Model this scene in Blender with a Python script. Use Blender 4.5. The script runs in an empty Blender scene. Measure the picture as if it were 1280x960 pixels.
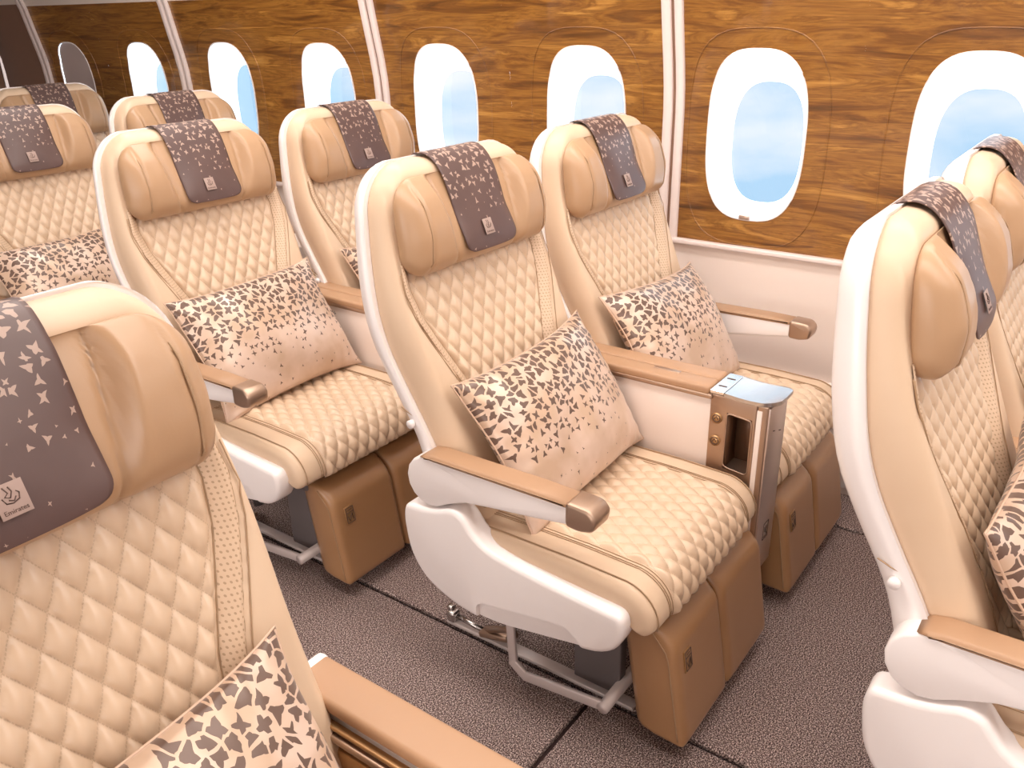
import bpy, bmesh, math, random
import numpy as np
from mathutils import Vector, Matrix
random.seed(5)
D = bpy.data; SC = bpy.context.scene; COL = SC.collection
pi = math.pi

# ------------------------------------------------------------------ camera
YAW, PITCH, ROLL, FPX = -0.93813546, 0.41131773, -0.01969111, 1071.02
fw = Vector((math.sin(YAW)*math.cos(PITCH), -math.cos(YAW)*math.cos(PITCH), -math.sin(PITCH)))
rt = fw.cross(Vector((0, 0, 1))).normalized(); up = rt.cross(fw)
r2 = math.cos(ROLL)*rt + math.sin(ROLL)*up; u2 = -math.sin(ROLL)*rt + math.cos(ROLL)*up
cam = D.cameras.new('camera'); cam_o = D.objects.new('camera', cam); COL.objects.link(cam_o)
cam.sensor_width = 36; cam.lens = FPX/1280*36; cam.clip_start = 0.02
M3 = Matrix((r2, u2, -fw)).transposed()
cam_o.matrix_world = Matrix.Translation((0, 0, 1.45)) @ M3.to_4x4()
SC.camera = cam_o

# ------------------------------------------------------------------ world, lights, exposure
SC.view_settings.view_transform = 'Standard'; SC.view_settings.look = 'None'
SC.view_settings.gamma = 1; SC.view_settings.use_curve_mapping = False
SC.view_settings.exposure = 0.06
def lin(c):
    return tuple((v/255/12.92 if v/255 <= .04045 else ((v/255+.055)/1.055)**2.4) for v in c) + (1,)
w = D.worlds.new('sky'); SC.world = w; w.use_nodes = True; nt = w.node_tree; nt.nodes.clear()
def N(nt, t, **k):
    n = nt.nodes.new(t)
    for a, b in k.items(): setattr(n, a, b)
    return n
tc = N(nt, 'ShaderNodeTexCoord'); mp = N(nt, 'ShaderNodeMapping'); mp.inputs['Scale'].default_value = (2.2, 2.2, 6)
nz = N(nt, 'ShaderNodeTexNoise'); nz.inputs['Scale'].default_value = 1.6; nz.inputs['Detail'].default_value = 5
cr = N(nt, 'ShaderNodeValToRGB'); cr.color_ramp.elements[0].position = .42; cr.color_ramp.elements[0].color = (.44, .68, .93, 1)
cr.color_ramp.elements[1].position = .66; cr.color_ramp.elements[1].color = (.86, .92, 1, 1)
bg = N(nt, 'ShaderNodeBackground'); bg.inputs['Strength'].default_value = 5.5
wo = N(nt, 'ShaderNodeOutputWorld')
nt.links.new(tc.outputs['Generated'], mp.inputs['Vector']); nt.links.new(mp.outputs[0], nz.inputs['Vector'])
nt.links.new(nz.outputs['Fac'], cr.inputs[0]); nt.links.new(cr.outputs[0], bg.inputs['Color']); nt.links.new(bg.outputs[0], wo.inputs[0])

def area(name, loc, sx, sy, power, color, rot=(0, 0, 0)):
    l = D.lights.new(name, 'AREA'); l.shape = 'RECTANGLE'; l.size = sx; l.size_y = sy; l.energy = power; l.color = color
    o = D.objects.new(name, l); COL.objects.link(o); o.location = loc; o.rotation_euler = rot; return o
WARM = (1, .92, .86)
area('aisle_ceiling_light', (-.85, -.3, 2.14), .5, 4.4, 40, WARM)                       # long cabin ceiling lamps
area('centre_ceiling_light', (1.4, -.6, 2.14), .8, 4.4, 20, WARM)
area('sidewall_cove_light', (-1.75, -.9, 2.05), .22, 5.2, 34, WARM, (0, math.radians(12), 0))

area('far_side_window_daylight', (3.0, -.2, 1.15), .5, 4.6, 60, (1, .93, .89), (0, math.radians(90), 0))   # daylight of the windows on the other side of the cabin

# ------------------------------------------------------------------ materials
MAT = {}
def mat(name, col, rough=.5, metal=0, coat=0, coat_r=.1, bump=None, sheen=0, spec=None, mottle=None):
    m = D.materials.new(name); m.use_nodes = True; nt = m.node_tree; b = nt.nodes['Principled BSDF']
    b.inputs['Base Color'].default_value = lin(col); b.inputs['Roughness'].default_value = rough
    b.inputs['Metallic'].default_value = metal; b.inputs['Coat Weight'].default_value = coat; b.inputs['Coat Roughness'].default_value = coat_r
    if spec is not None: b.inputs['Specular IOR Level'].default_value = spec
    if sheen: b.inputs['Sheen Weight'].default_value = sheen
    tc = N(nt, 'ShaderNodeTexCoord')
    if mottle:
        n = N(nt, 'ShaderNodeTexNoise'); n.inputs['Scale'].default_value = mottle[0]; n.inputs['Detail'].default_value = 4
        c = N(nt, 'ShaderNodeMix', data_type='RGBA'); c.inputs[6].default_value = lin(col); c.inputs[7].default_value = lin(mottle[1])
        nt.links.new(tc.outputs['Object'], n.inputs['Vector']); nt.links.new(n.outputs['Fac'], c.inputs[0]); nt.links.new(c.outputs[2], b.inputs['Base Color'])
    if bump:
        n = N(nt, 'ShaderNodeTexNoise'); n.inputs['Scale'].default_value = bump[0]; n.inputs['Detail'].default_value = 3
        bp = N(nt, 'ShaderNodeBump'); bp.inputs['Strength'].default_value = bump[1]; bp.inputs['Distance'].default_value = bump[2]
        nt.links.new(tc.outputs['Object'], n.inputs['Vector']); nt.links.new(n.outputs['Fac'], bp.inputs['Height']); nt.links.new(bp.outputs[0], b.inputs['Normal'])
    MAT[name] = m; return m
def mth(nt, op, a, b=None, c=None):
    n = N(nt, 'ShaderNodeMath', operation=op)
    for i, v in enumerate((a, b, c)):
        if v is None: continue
        if isinstance(v, (int, float)): n.inputs[i].default_value = v
        else: nt.links.new(v, n.inputs[i])
    return n.outputs[0]
LG = (400, .12, .0006)
mat('cream_leather', (225, 199, 171), .42, bump=LG, mottle=(9, (217, 188, 158)))
mat('tan_leather', (190, 154, 120), .34, coat=.15, coat_r=.3, bump=LG, mottle=(8, (180, 144, 110)))
mat('caramel_leather', (178, 136, 96), .30, coat=.5, coat_r=.28, bump=LG, mottle=(7, (168, 125, 84)))
mat('arm_leather', (182, 144, 112), .45, bump=LG)
mat('dark_seam', (176, 144, 112), .7)
mat('white_shell', (252, 246, 244), .3, coat=.2)
mat('cream_panel', (244, 229, 219), .4)
mat('bronze', (186, 160, 140), .36, metal=.85)
mat('brass', (190, 150, 105), .3, metal=.6)
mat('brushed_metal', (215, 198, 188), .28, metal=.8)
mat('pocket', (116, 84, 62), .4, metal=.3)
mat('chrome', (252, 249, 246), .24, metal=1)
mat('steel', (200, 196, 194), .25, metal=1)
mat('grey_plastic', (112, 104, 104), .5)
mat('bar_metal', (222, 210, 206), .38, metal=.25)
mat('dark_gap', (45, 34, 30), .8)
mat('mat_logo', (172, 148, 138), .6)
mat('ink', (98, 76, 68), .6)
mat('bulkhead', (140, 108, 90), .6)
mat('ceiling_paint', (238, 226, 214), .6)
mat('trim_plastic', (238, 222, 216), .4)
mat('shade_fabric', (196, 178, 172), .6)
mat('overhead_dark', (80, 66, 72), .5)

# quilted leather: stitched lines (flat colour of the thread) on real quilted relief
QW, QH = .041, .062
def quilt_mat(name, a, b2, thread):
    m = D.materials.new(name); m.use_nodes = True; nt = m.node_tree; b = nt.nodes['Principled BSDF']
    uv = N(nt, 'ShaderNodeUVMap'); uv.uv_map = 'UVMap'; s = N(nt, 'ShaderNodeSeparateXYZ'); nt.links.new(uv.outputs[0], s.inputs[0])
    x = mth(nt, 'DIVIDE', s.outputs[0], QW); y = mth(nt, 'DIVIDE', s.outputs[1], QH)
    lines = None
    for op in ('ADD', 'SUBTRACT'):
        v = mth(nt, op, x, y); pp = mth(nt, 'PINGPONG', v, .5); ln = mth(nt, 'LESS_THAN', pp, .022)
        other = mth(nt, 'SUBTRACT' if op == 'ADD' else 'ADD', x, y)
        dash = mth(nt, 'GREATER_THAN', mth(nt, 'PINGPONG', mth(nt, 'MULTIPLY', other, 9), .5), .16)
        ln = mth(nt, 'MULTIPLY', ln, dash)
        lines = ln if lines is None else mth(nt, 'MAXIMUM', lines, ln)
    n = N(nt, 'ShaderNodeTexNoise'); n.inputs['Scale'].default_value = 9; nt.links.new(uv.outputs[0], n.inputs['Vector'])
    c = N(nt, 'ShaderNodeMix', data_type='RGBA'); c.inputs[6].default_value = lin(a); c.inputs[7].default_value = lin(b2); nt.links.new(n.outputs['Fac'], c.inputs[0])
    d = N(nt, 'ShaderNodeMix', data_type='RGBA'); nt.links.new(mth(nt, 'MULTIPLY', lines, .4), d.inputs[0]); nt.links.new(c.outputs[2], d.inputs[6]); d.inputs[7].default_value = lin(thread)
    nt.links.new(d.outputs[2], b.inputs['Base Color']); b.inputs['Roughness'].default_value = .34; b.inputs['Coat Weight'].default_value = .25; b.inputs['Coat Roughness'].default_value = .22
    MAT[name] = m
quilt_mat('quilted_leather', (225, 199, 171), (217, 188, 158), (176, 144, 114))
# perforated strip
m = D.materials.new('perforated_leather'); m.use_nodes = True; nt = m.node_tree; b = nt.nodes['Principled BSDF']; MAT['perforated_leather'] = m
uv = N(nt, 'ShaderNodeUVMap'); uv.uv_map = 'UVMap'; s = N(nt, 'ShaderNodeSeparateXYZ'); nt.links.new(uv.outputs[0], s.inputs[0])
px = mth(nt, 'SUBTRACT', mth(nt, 'FRACT', mth(nt, 'MULTIPLY', s.outputs[0], 170)), .5)
py = mth(nt, 'SUBTRACT', mth(nt, 'FRACT', mth(nt, 'MULTIPLY', s.outputs[1], 150)), .5)
rr = mth(nt, 'ADD', mth(nt, 'MULTIPLY', px, px), mth(nt, 'MULTIPLY', py, py)); dots = mth(nt, 'LESS_THAN', rr, .05)
c = N(nt, 'ShaderNodeMix', data_type='RGBA'); nt.links.new(mth(nt, 'MULTIPLY', dots, .6), c.inputs[0]); c.inputs[6].default_value = lin((217, 189, 160)); c.inputs[7].default_value = lin((150, 116, 84))
nt.links.new(c.outputs[2], b.inputs['Base Color']); b.inputs['Roughness'].default_value = .45

# printed shards: random little three-pointed stars, one in each voronoi cell, their size following the print
def shard_mat(name, base1, base2, shard, scale, lo, hi, rough, big=.95, sheen=0, metal=0):
    m = D.materials.new(name); m.use_nodes = True; nt = m.node_tree; b = nt.nodes['Principled BSDF']; MAT[name] = m
    uv0 = N(nt, 'ShaderNodeUVMap'); uv0.uv_map = 'UVMap'
    dn = N(nt, 'ShaderNodeTexNoise'); dn.inputs['Scale'].default_value = scale*.9; dn.inputs['Detail'].default_value = 1; nt.links.new(uv0.outputs[0], dn.inputs['Vector'])
    uv = N(nt, 'ShaderNodeVectorMath', operation='MULTIPLY_ADD'); nt.links.new(dn.outputs['Color'], uv.inputs[0]); uv.inputs[1].default_value = (.55/scale,)*3; nt.links.new(uv0.outputs[0], uv.inputs[2])
    v = N(nt, 'ShaderNodeTexVoronoi', voronoi_dimensions='2D', feature='F1'); v.inputs['Scale'].default_value = scale; v.inputs['Randomness'].default_value = .85
    e = N(nt, 'ShaderNodeTexVoronoi', voronoi_dimensions='2D', feature='DISTANCE_TO_EDGE'); e.inputs['Scale'].default_value = scale; e.inputs['Randomness'].default_value = .85
    nt.links.new(uv.outputs[0], v.inputs['Vector']); nt.links.new(uv.outputs[0], e.inputs['Vector'])
    sb = N(nt, 'ShaderNodeVectorMath', operation='SUBTRACT'); nt.links.new(uv.outputs[0], sb.inputs[0]); nt.links.new(v.outputs['Position'], sb.inputs[1])
    s = N(nt, 'ShaderNodeSeparateXYZ'); nt.links.new(sb.outputs[0], s.inputs[0])
    sc = N(nt, 'ShaderNodeSeparateXYZ'); nt.links.new(v.outputs['Color'], sc.inputs[0])
    x = mth(nt, 'MULTIPLY', s.outputs[0], scale); y = mth(nt, 'MULTIPLY', s.outputs[1], scale*.85)
    r = mth(nt, 'SQRT', mth(nt, 'ADD', mth(nt, 'MULTIPLY', x, x), mth(nt, 'MULTIPLY', y, y)))
    th = mth(nt, 'ADD', mth(nt, 'ARCTAN2', y, x), mth(nt, 'MULTIPLY', sc.outputs[0], 6.28))
    nn = mth(nt, 'ADD', mth(nt, 'MULTIPLY', mth(nt, 'GREATER_THAN', sc.outputs[2], .6), .5), 1.5)
    tri = mth(nt, 'PINGPONG', mth(nt, 'MULTIPLY', th, mth(nt, 'DIVIDE', nn, pi)), .5)
    k = mth(nt, 'SUBTRACT', 1.0, mth(nt, 'MULTIPLY', tri, 2.0))
    shape = mth(nt, 'DIVIDE', .35, mth(nt, 'SUBTRACT', 1.0, mth(nt, 'MULTIPLY', k, .65)))
    su = N(nt, 'ShaderNodeSeparateXYZ'); nt.links.new(uv.outputs[0], su.inputs[0])
    g = N(nt, 'ShaderNodeMapRange'); nt.links.new(su.outputs[1], g.inputs[0]); g.inputs[1].default_value = lo; g.inputs[2].default_value = hi
    gg = mth(nt, 'MULTIPLY', mth(nt, 'POWER', mth(nt, 'MAXIMUM', mth(nt, 'ADD', g.outputs[0], mth(nt, 'MULTIPLY', mth(nt, 'SUBTRACT', sc.outputs[1], .6), .35)), 0), .6), big)
    mask = mth(nt, 'MULTIPLY', mth(nt, 'LESS_THAN', r, mth(nt, 'MULTIPLY', shape, gg)), mth(nt, 'GREATER_THAN', e.outputs['Distance'], .075))
    n = N(nt, 'ShaderNodeTexNoise'); n.inputs['Scale'].default_value = 11; n.inputs['Detail'].default_value = 3; nt.links.new(uv.outputs[0], n.inputs['Vector'])
    rp = N(nt, 'ShaderNodeValToRGB'); rp.color_ramp.elements[0].position = .38; rp.color_ramp.elements[1].position = .62
    rp.color_ramp.elements[0].color = lin(base1); rp.color_ramp.elements[1].color = lin(base2); nt.links.new(n.outputs['Fac'], rp.inputs[0])
    d = N(nt, 'ShaderNodeMix', data_type='RGBA'); nt.links.new(mask, d.inputs[0]); nt.links.new(rp.outputs[0], d.inputs[6]); d.inputs[7].default_value = lin(shard)
    nt.links.new(d.outputs[2], b.inputs['Base Color']); b.inputs['Roughness'].default_value = rough; b.inputs['Metallic'].default_value = metal
    b.inputs['Sheen Weight'].default_value = sheen
shard_mat('pillow_satin', (208, 178, 152), (226, 200, 182), (108, 84, 72), 46, .10, .30, .30, big=.78, sheen=.2, metal=.1)
shard_mat('cover_fabric', (92, 70, 66), (98, 76, 72), (178, 152, 138), 50, .07, .34, .40, big=.68)

# carpet
m = D.materials.new('carpet'); m.use_nodes = True; nt = m.node_tree; b = nt.nodes['Principled BSDF']; MAT['carpet'] = m
tc = N(nt, 'ShaderNodeTexCoord')
n1 = N(nt, 'ShaderNodeTexNoise'); n1.inputs['Scale'].default_value = 330; n1.inputs['Detail'].default_value = 2; n1.inputs['Roughness'].default_value = .55
n2 = N(nt, 'ShaderNodeTexVoronoi'); n2.inputs['Scale'].default_value = 260
nt.links.new(tc.outputs['Object'], n1.inputs['Vector']); nt.links.new(tc.outputs['Object'], n2.inputs['Vector'])
rp = N(nt, 'ShaderNodeValToRGB'); E_ = rp.color_ramp.elements; E_[0].position = .36; E_[0].color = lin((66, 52, 52)); E_[1].position = .62; E_[1].color = lin((226, 206, 198))
ee = E_.new(.5); ee.color = lin((128, 108, 104))
nt.links.new(n1.outputs['Fac'], rp.inputs[0]); nt.links.new(rp.outputs[0], b.inputs['Base Color']); b.inputs['Roughness'].default_value = .95; b.inputs['Specular IOR Level'].default_value = .1
bp = N(nt, 'ShaderNodeBump'); bp.inputs['Strength'].default_value = .8; bp.inputs['Distance'].default_value = .003
nt.links.new(n2.outputs['Distance'], bp.inputs['Height']); nt.links.new(bp.outputs[0], b.inputs['Normal'])
mat('carpet_edge', (74, 54, 52), .9)

# glossy wood veneer
m = D.materials.new('wood_veneer'); m.use_nodes = True; nt = m.node_tree; b = nt.nodes['Principled BSDF']; MAT['wood_veneer'] = m
tc = N(nt, 'ShaderNodeTexCoord'); mp = N(nt, 'ShaderNodeMapping'); mp.inputs['Scale'].default_value = (.3, 1.0, 9)
n1 = N(nt, 'ShaderNodeTexNoise'); n1.inputs['Scale'].default_value = 2.6; n1.inputs['Detail'].default_value = 7; n1.inputs['Roughness'].default_value = .62; n1.inputs['Distortion'].default_value = .9
n2 = N(nt, 'ShaderNodeTexNoise'); n2.inputs['Scale'].default_value = 14; n2.inputs['Detail'].default_value = 4
mp2 = N(nt, 'ShaderNodeMapping'); mp2.inputs['Scale'].default_value = (.3, .6, 14)
nt.links.new(tc.outputs['Object'], mp.inputs['Vector']); nt.links.new(mp.outputs[0], n1.inputs['Vector'])
nt.links.new(tc.outputs['Object'], mp2.inputs['Vector']); nt.links.new(mp2.outputs[0], n2.inputs['Vector'])
rp = N(nt, 'ShaderNodeValToRGB'); E_ = rp.color_ramp.elements
E_[0].position = .28; E_[0].color = lin((84, 52, 18)); E_[1].position = .74; E_[1].color = lin((198, 148, 74))
for p, c in ((.42, (128, 82, 32)), (.5, (160, 110, 46)), (.56, (134, 88, 34)), (.63, (180, 128, 58))): q = E_.new(p); q.color = lin(c)
nt.links.new(n1.outputs['Fac'], rp.inputs[0])
c = N(nt, 'ShaderNodeMix', data_type='RGBA', blend_type='MULTIPLY'); c.inputs[0].default_value = .55
rq = N(nt, 'ShaderNodeValToRGB'); rq.color_ramp.elements[0].position = .35; rq.color_ramp.elements[0].color = (.55, .42, .3, 1); rq.color_ramp.elements[1].position = .6; rq.color_ramp.elements[1].color = (1, 1, 1, 1)
nt.links.new(n2.outputs['Fac'], rq.inputs[0]); nt.links.new(rp.outputs[0], c.inputs[6]); nt.links.new(rq.outputs[0], c.inputs[7]); nt.links.new(c.outputs[2], b.inputs['Base Color'])
b.inputs['Roughness'].default_value = .35; b.inputs['Coat Weight'].default_value = .6; b.inputs['Coat Roughness'].default_value = .06

# window: opal lining lit through by the daylight, tinted pane
m = D.materials.new('opal_lining'); m.use_nodes = True; nt = m.node_tree; nt.nodes.remove(nt.nodes['Principled BSDF']); MAT['opal_lining'] = m
t = N(nt, 'ShaderNodeBsdfTranslucent'); t.inputs[0].default_value = (1, .94, .88, 1); d = N(nt, 'ShaderNodeBsdfDiffuse'); d.inputs[0].default_value = (.9, .9, .9, 1)
x = N(nt, 'ShaderNodeMixShader'); x.inputs[0].default_value = .3; nt.links.new(t.outputs[0], x.inputs[1]); nt.links.new(d.outputs[0], x.inputs[2]); nt.links.new(x.outputs[0], nt.nodes['Material Output'].inputs[0])
m = D.materials.new('tinted_pane'); m.use_nodes = True; nt = m.node_tree; nt.nodes.remove(nt.nodes['Principled BSDF']); MAT['tinted_pane'] = m
t = N(nt, 'ShaderNodeBsdfTransparent'); t.inputs[0].default_value = (.19, .188, .185, 1); g = N(nt, 'ShaderNodeBsdfGlossy'); g.inputs['Roughness'].default_value = .02; g.inputs[0].default_value = (1, 1, 1, 1)
fr = N(nt, 'ShaderNodeFresnel'); fr.inputs[0].default_value = 1.3; x = N(nt, 'ShaderNodeMixShader')
nt.links.new(fr.outputs[0], x.inputs[0]); nt.links.new(t.outputs[0], x.inputs[1]); nt.links.new(g.outputs[0], x.inputs[2]); nt.links.new(x.outputs[0], nt.nodes['Material Output'].inputs[0])

# ------------------------------------------------------------------ mesh helpers
def obj(name, me, material=None, parent=None, smooth=True):
    if isinstance(me, bmesh.types.BMesh):
        b = me; me = D.meshes.new(name); b.normal_update(); b.to_mesh(me); b.free()
    if smooth: me.polygons.foreach_set('use_smooth', [True]*len(me.polygons))
    if material: me.materials.append(MAT[material])
    o = D.objects.new(name, me); COL.objects.link(o)
    if parent: o.parent = parent
    return o
def empty(name, loc=(0, 0, 0)):
    o = D.objects.new(name, None); COL.objects.link(o); o.location = loc; o.empty_display_size = .1; return o
def tag(o, label=None, cat=None, group=None, kind=None):
    if label: o['label'] = label
    if cat: o['category'] = cat
    if group: o['group'] = group
    if kind: o['kind'] = kind
    return o
def copy_tree(o, parent=None):
    c = o.copy(); COL.objects.link(c)
    if parent: c.parent = parent
    for ch in list(o.children): copy_tree(ch, c)
    return c
def gridmesh(name, P, UV=None, flip=False):
    nv, nu = P.shape[:2]
    idx = np.arange(nu*nv).reshape(nv, nu)
    a, b, c, d = idx[:-1, :-1], idx[:-1, 1:], idx[1:, 1:], idx[1:, :-1]
    F = np.stack([a, b, c, d] if not flip else [d, c, b, a], -1).reshape(-1, 4)
    me = D.meshes.new(name); me.from_pydata(P.reshape(-1, 3).tolist(), [], F.tolist())
    if UV is not None:
        l = me.uv_layers.new(name='UVMap'); li = np.empty(len(me.loops), int); me.loops.foreach_get('vertex_index', li)
        l.data.foreach_set('uv', UV.reshape(-1, 2)[li].ravel())
    me.update(); return me
def closegrid(name, Pf, Pb, UV):
    """front and back grids sharing their border"""
    nv, nu = Pf.shape[:2]
    idx = np.arange(nu*nv).reshape(nv, nu); bidx = idx.copy(); k = nu*nv; extra = []; uvx = []
    for j in range(1, nv-1):
        for i in range(1, nu-1):
            bidx[j, i] = k; k += 1; extra.append(Pb[j, i]); uvx.append(UV[j, i])
    V = np.concatenate([Pf.reshape(-1, 3), np.array(extra)]); U = np.concatenate([UV.reshape(-1, 2), np.array(uvx)])
    def q(ix, fl):
        a, b, c, d = ix[:-1, :-1], ix[:-1, 1:], ix[1:, 1:], ix[1:, :-1]
        return np.stack([a, b, c, d] if not fl else [d, c, b, a], -1).reshape(-1, 4)
    F = np.concatenate([q(idx, False), q(bidx, True)])
    me = D.meshes.new(name); me.from_pydata(V.tolist(), [], F.tolist())
    l = me.uv_layers.new(name='UVMap'); li = np.empty(len(me.loops), int); me.loops.foreach_get('vertex_index', li)
    l.data.foreach_set('uv', U[li].ravel()); me.update(); return me
def cl(n, p=1.0):            # samples in [-1,1] crowded to the ends
    t = np.linspace(-1, 1, n); return (1-p)*t + p*np.sin(t*pi/2)
def interp(tab):
    a = np.array(tab); return lambda z: np.interp(z, a[:, 0], a[:, 1])
def prof(e, r): return np.sqrt(np.clip(1-(1-np.clip(e/r, 0, 1))**2, 0, 1))
def rw(w, z0, z1, rt_, rb_):
    def f(z):
        b = w(z) if callable(w) else w + 0*z
        dt = np.clip((z-(z1-rt_))/max(rt_, 1e-6), 0, 1); db = np.clip(((z0+rb_)-z)/max(rb_, 1e-6), 0, 1)
        return b - rt_*(1-np.sqrt(1-dt**2)) - rb_*(1-np.sqrt(1-db**2))
    return f
def pad(name, W, z0, z1, nu, nv, front, back, seam, r, mp=None, rb=None, pu=.85):
    v = cl(nv, .9); u = cl(nu, pu); U, V = np.meshgrid(u, v)
    Z = z0+(z1-z0)*(V+1)/2; w_ = W(Z); X = U*w_
    ex = np.maximum(w_*(1-np.abs(U)), 1e-6); ez = np.maximum(np.minimum(Z-z0, z1-Z), 1e-6); ex = np.minimum(ex, 9*r); ez = np.minimum(ez, 9*r)
    e = np.minimum((ex**-3.+ez**-3.)**(-1/3.), np.minimum(ex, ez)); e[(np.abs(U) > 1-1e-9) | (np.abs(V) > 1-1e-9)] = 0
    S = seam(X, Z); Yf = S+(front(X, Z)-S)*prof(e, r); Yb = S+(back(X, Z)-S)*prof(e, rb or r)
    UV = np.stack([X, Z], -1)
    m_ = mp or (lambda x, y, z: (x, y, z))
    return closegrid(name, np.stack(m_(X, Yf, Z), -1), np.stack(m_(X, Yb, Z), -1), UV)
def quilt(x, z, H=.0115):
    a = x/QW+z/QH; b = x/QW-z/QH
    return H*(np.abs(np.sin(pi*a))*np.abs(np.sin(pi*b)))**.5
def cut(o, bm):
    """real recess: subtract a solid and keep the resulting mesh"""
    bmesh.ops.recalc_face_normals(bm, faces=bm.faces[:]); me = D.meshes.new('solid'); bm.to_mesh(me); bm.free(); k = D.objects.new('solid', me); COL.objects.link(k)
    md = o.modifiers.new('cut', 'BOOLEAN'); md.object = k; md.solver = 'EXACT'
    bpy.context.view_layer.update(); dg = bpy.context.evaluated_depsgraph_get(); new = D.meshes.new_from_object(o.evaluated_get(dg))
    o.modifiers.clear(); o.data = new; D.objects.remove(k)
    new.polygons.foreach_set('use_smooth', [True]*len(new.polygons)); new.set_sharp_from_angle(angle=math.radians(35))
def box(bm, c, s, bev=0, seg=2, rot=None):
    g = bmesh.ops.create_cube(bm, size=1); vs = g['verts']
    bmesh.ops.scale(bm, vec=s, verts=vs)
    if bev:
        es = list({e for v in vs for e in v.link_edges})
        r = bmesh.ops.bevel(bm, geom=es, offset=bev, segments=seg, profile=.5, affect='EDGES'); vs = list({v for f in r['faces'] for v in f.verts} | {v for v in vs if v.is_valid})
    if rot: bmesh.ops.rotate(bm, matrix=rot, verts=vs)
    bmesh.ops.translate(bm, vec=c, verts=vs); return vs
def mbox(name, c, s, bev, m_, parent, seg=2, rot=None):
    bm = bmesh.new(); box(bm, c, s, bev, seg, rot); return obj(name, bm, m_, parent)
def tube(bm, pts, r, n=8, cap=True):
    pts = [Vector(p) for p in pts]; rings = []
    for i, p in enumerate(pts):
        t = (pts[min(i+1, len(pts)-1)]-pts[max(i-1, 0)]).normalized()
        a = Vector((0, 0, 1)) if abs(t.z) < .9 else Vector((1, 0, 0)); s1 = t.cross(a).normalized(); s2 = s1.cross(t)
        rad = r[i] if isinstance(r, (list, tuple)) else r
        rings.append([bm.verts.new(p+(s1*math.cos(2*pi*k/n)+s2*math.sin(2*pi*k/n))*rad) for k in range(n)])
    for A, B in zip(rings, rings[1:]):
        for k in range(n): bm.faces.new((A[k], B[k], B[(k+1) % n], A[(k+1) % n]))
    if cap: bm.faces.new(rings[0]); bm.faces.new(rings[-1][::-1])
def extrude_poly(poly, x0, x1, bev=.008, seg=3, axis=0):
    """closed polygon in (y,z) extruded along x, edges bevelled"""
    bm = bmesh.new()
    mk = (lambda x, a, b: (x, a, b)) if axis == 0 else ((lambda x, a, b: (a, x, b)) if axis == 1 else (lambda x, a, b: (a, b, x)))
    A = [bm.verts.new(mk(x0, a, b)) for a, b in poly]; B = [bm.verts.new(mk(x1, a, b)) for a, b in poly]
    fa = bm.faces.new(A); fb = bm.faces.new(B[::-1]); n = len(poly)
    for i in range(n): bm.faces.new((A[i], B[i], B[(i+1) % n], A[(i+1) % n]))
    bmesh.ops.recalc_face_normals(bm, faces=bm.faces[:])
    if bev:
        es = [e for e in bm.edges if (e.verts[0] in A and e.verts[1] in A) or (e.verts[0] in B and e.verts[1] in B)]
        bmesh.ops.bevel(bm, geom=es, offset=bev, segments=seg, profile=.5, affect='EDGES')
    return bm
def smooth_poly(pts, n=6):
    """closed Catmull-Rom"""
    out = []; L = len(pts); P = [Vector(p) for p in pts]
    for i in range(L):
        p0, p1, p2, p3 = P[i-1], P[i], P[(i+1) % L], P[(i+2) % L]
        for k in range(n):
            t = k/n; out.append(tuple(.5*((2*p1)+(p2-p0)*t+(2*p0-5*p1+4*p2-p3)*t*t+(3*p1-p0-3*p2+p3)*t**3)))
    return out
def round_poly(pts, r, n=4):
    out = []; L = len(pts); P = [Vector(p) for p in pts]
    for i in range(L):
        a, b, c = P[i-1], P[i], P[(i+1) % L]; rr = r[i] if isinstance(r, (list, tuple)) else r
        d1 = (a-b); d2 = (c-b); k = min(rr, d1.length*.45, d2.length*.45); s = b+d1.normalized()*k; e = b+d2.normalized()*k
        for j in range(n+1):
            t = j/n; out.append(tuple((1-t)**2*s+2*t*(1-t)*b+t*t*e))
    return out

# ------------------------------------------------------------------ the room
FX = -2.55
wallx = interp([(0, -2.55), (1.15, -2.55), (1.25, -2.543), (1.34, -2.524), (1.47, -2.499), (1.52, -2.49), (1.7, -2.42), (1.9, -2.27), (2.1, -2.0)])
YMIN, YMAX = -5.45, 2.75
# floor: carpet lengths with recessed seams
fl = tag(mbox('floor', (.3, -1.35, -.03), (5.9, 8.3, .03), 0, 'carpet_edge', None), kind='structure')
XS = [-2.62, -2.352, -1.334, -.0, 1.3, 3.2]; 
def carpet(x0, x1, y0, y1):
    g = .006; mbox('carpet_panel', ((x0+x1)/2, (y0+y1)/2, -.0085), (x1-x0-2*g, y1-y0-2*g, .017), .005, 'carpet', fl)
carpet(-2.62, -2.352, -5.5, 2.75); carpet(-2.352, -1.334, -5.5, 2.75)
carpet(-1.334, 3.2, -5.5, -.76); carpet(-1.334, 3.2, -.76, 2.75)
# lower wall
def wall_strip(name, z0, z1, n, m_, y0=YMIN, y1=YMAX, off=0, parent=None):
    zs = np.linspace(z0, z1, n); P = np.array([[[wallx(z)+off, y, z] for z in zs] for y in (y0, y1)]); return obj(name, gridmesh(name, P), m_, parent)
wr = tag(wall_strip('wall_right', -.02, .75, 3, 'cream_panel'), kind='structure')
mbox('dado_panel', (-2.547, -1.35, .20), (.03, 8.1, .34), .006, 'cream_panel', wr)
mbox('ledge', (-2.541, -1.35, .752), (.026, 8.1, .016), .004, 'trim_plastic', wr)
cv = tag(wall_strip('wall_cove', 1.515, 2.1, 8, 'ceiling_paint'), kind='structure')
tag(mbox('ceiling', (.45, -1.35, 2.17), (5.4, 8.3, .04), 0, 'ceiling_paint', None), kind='structure')
tag(mbox('wall_left', (3.1, -1.35, 1.05), (.06, 8.3, 2.3), 0, 'cream_panel', None), kind='structure')
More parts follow.
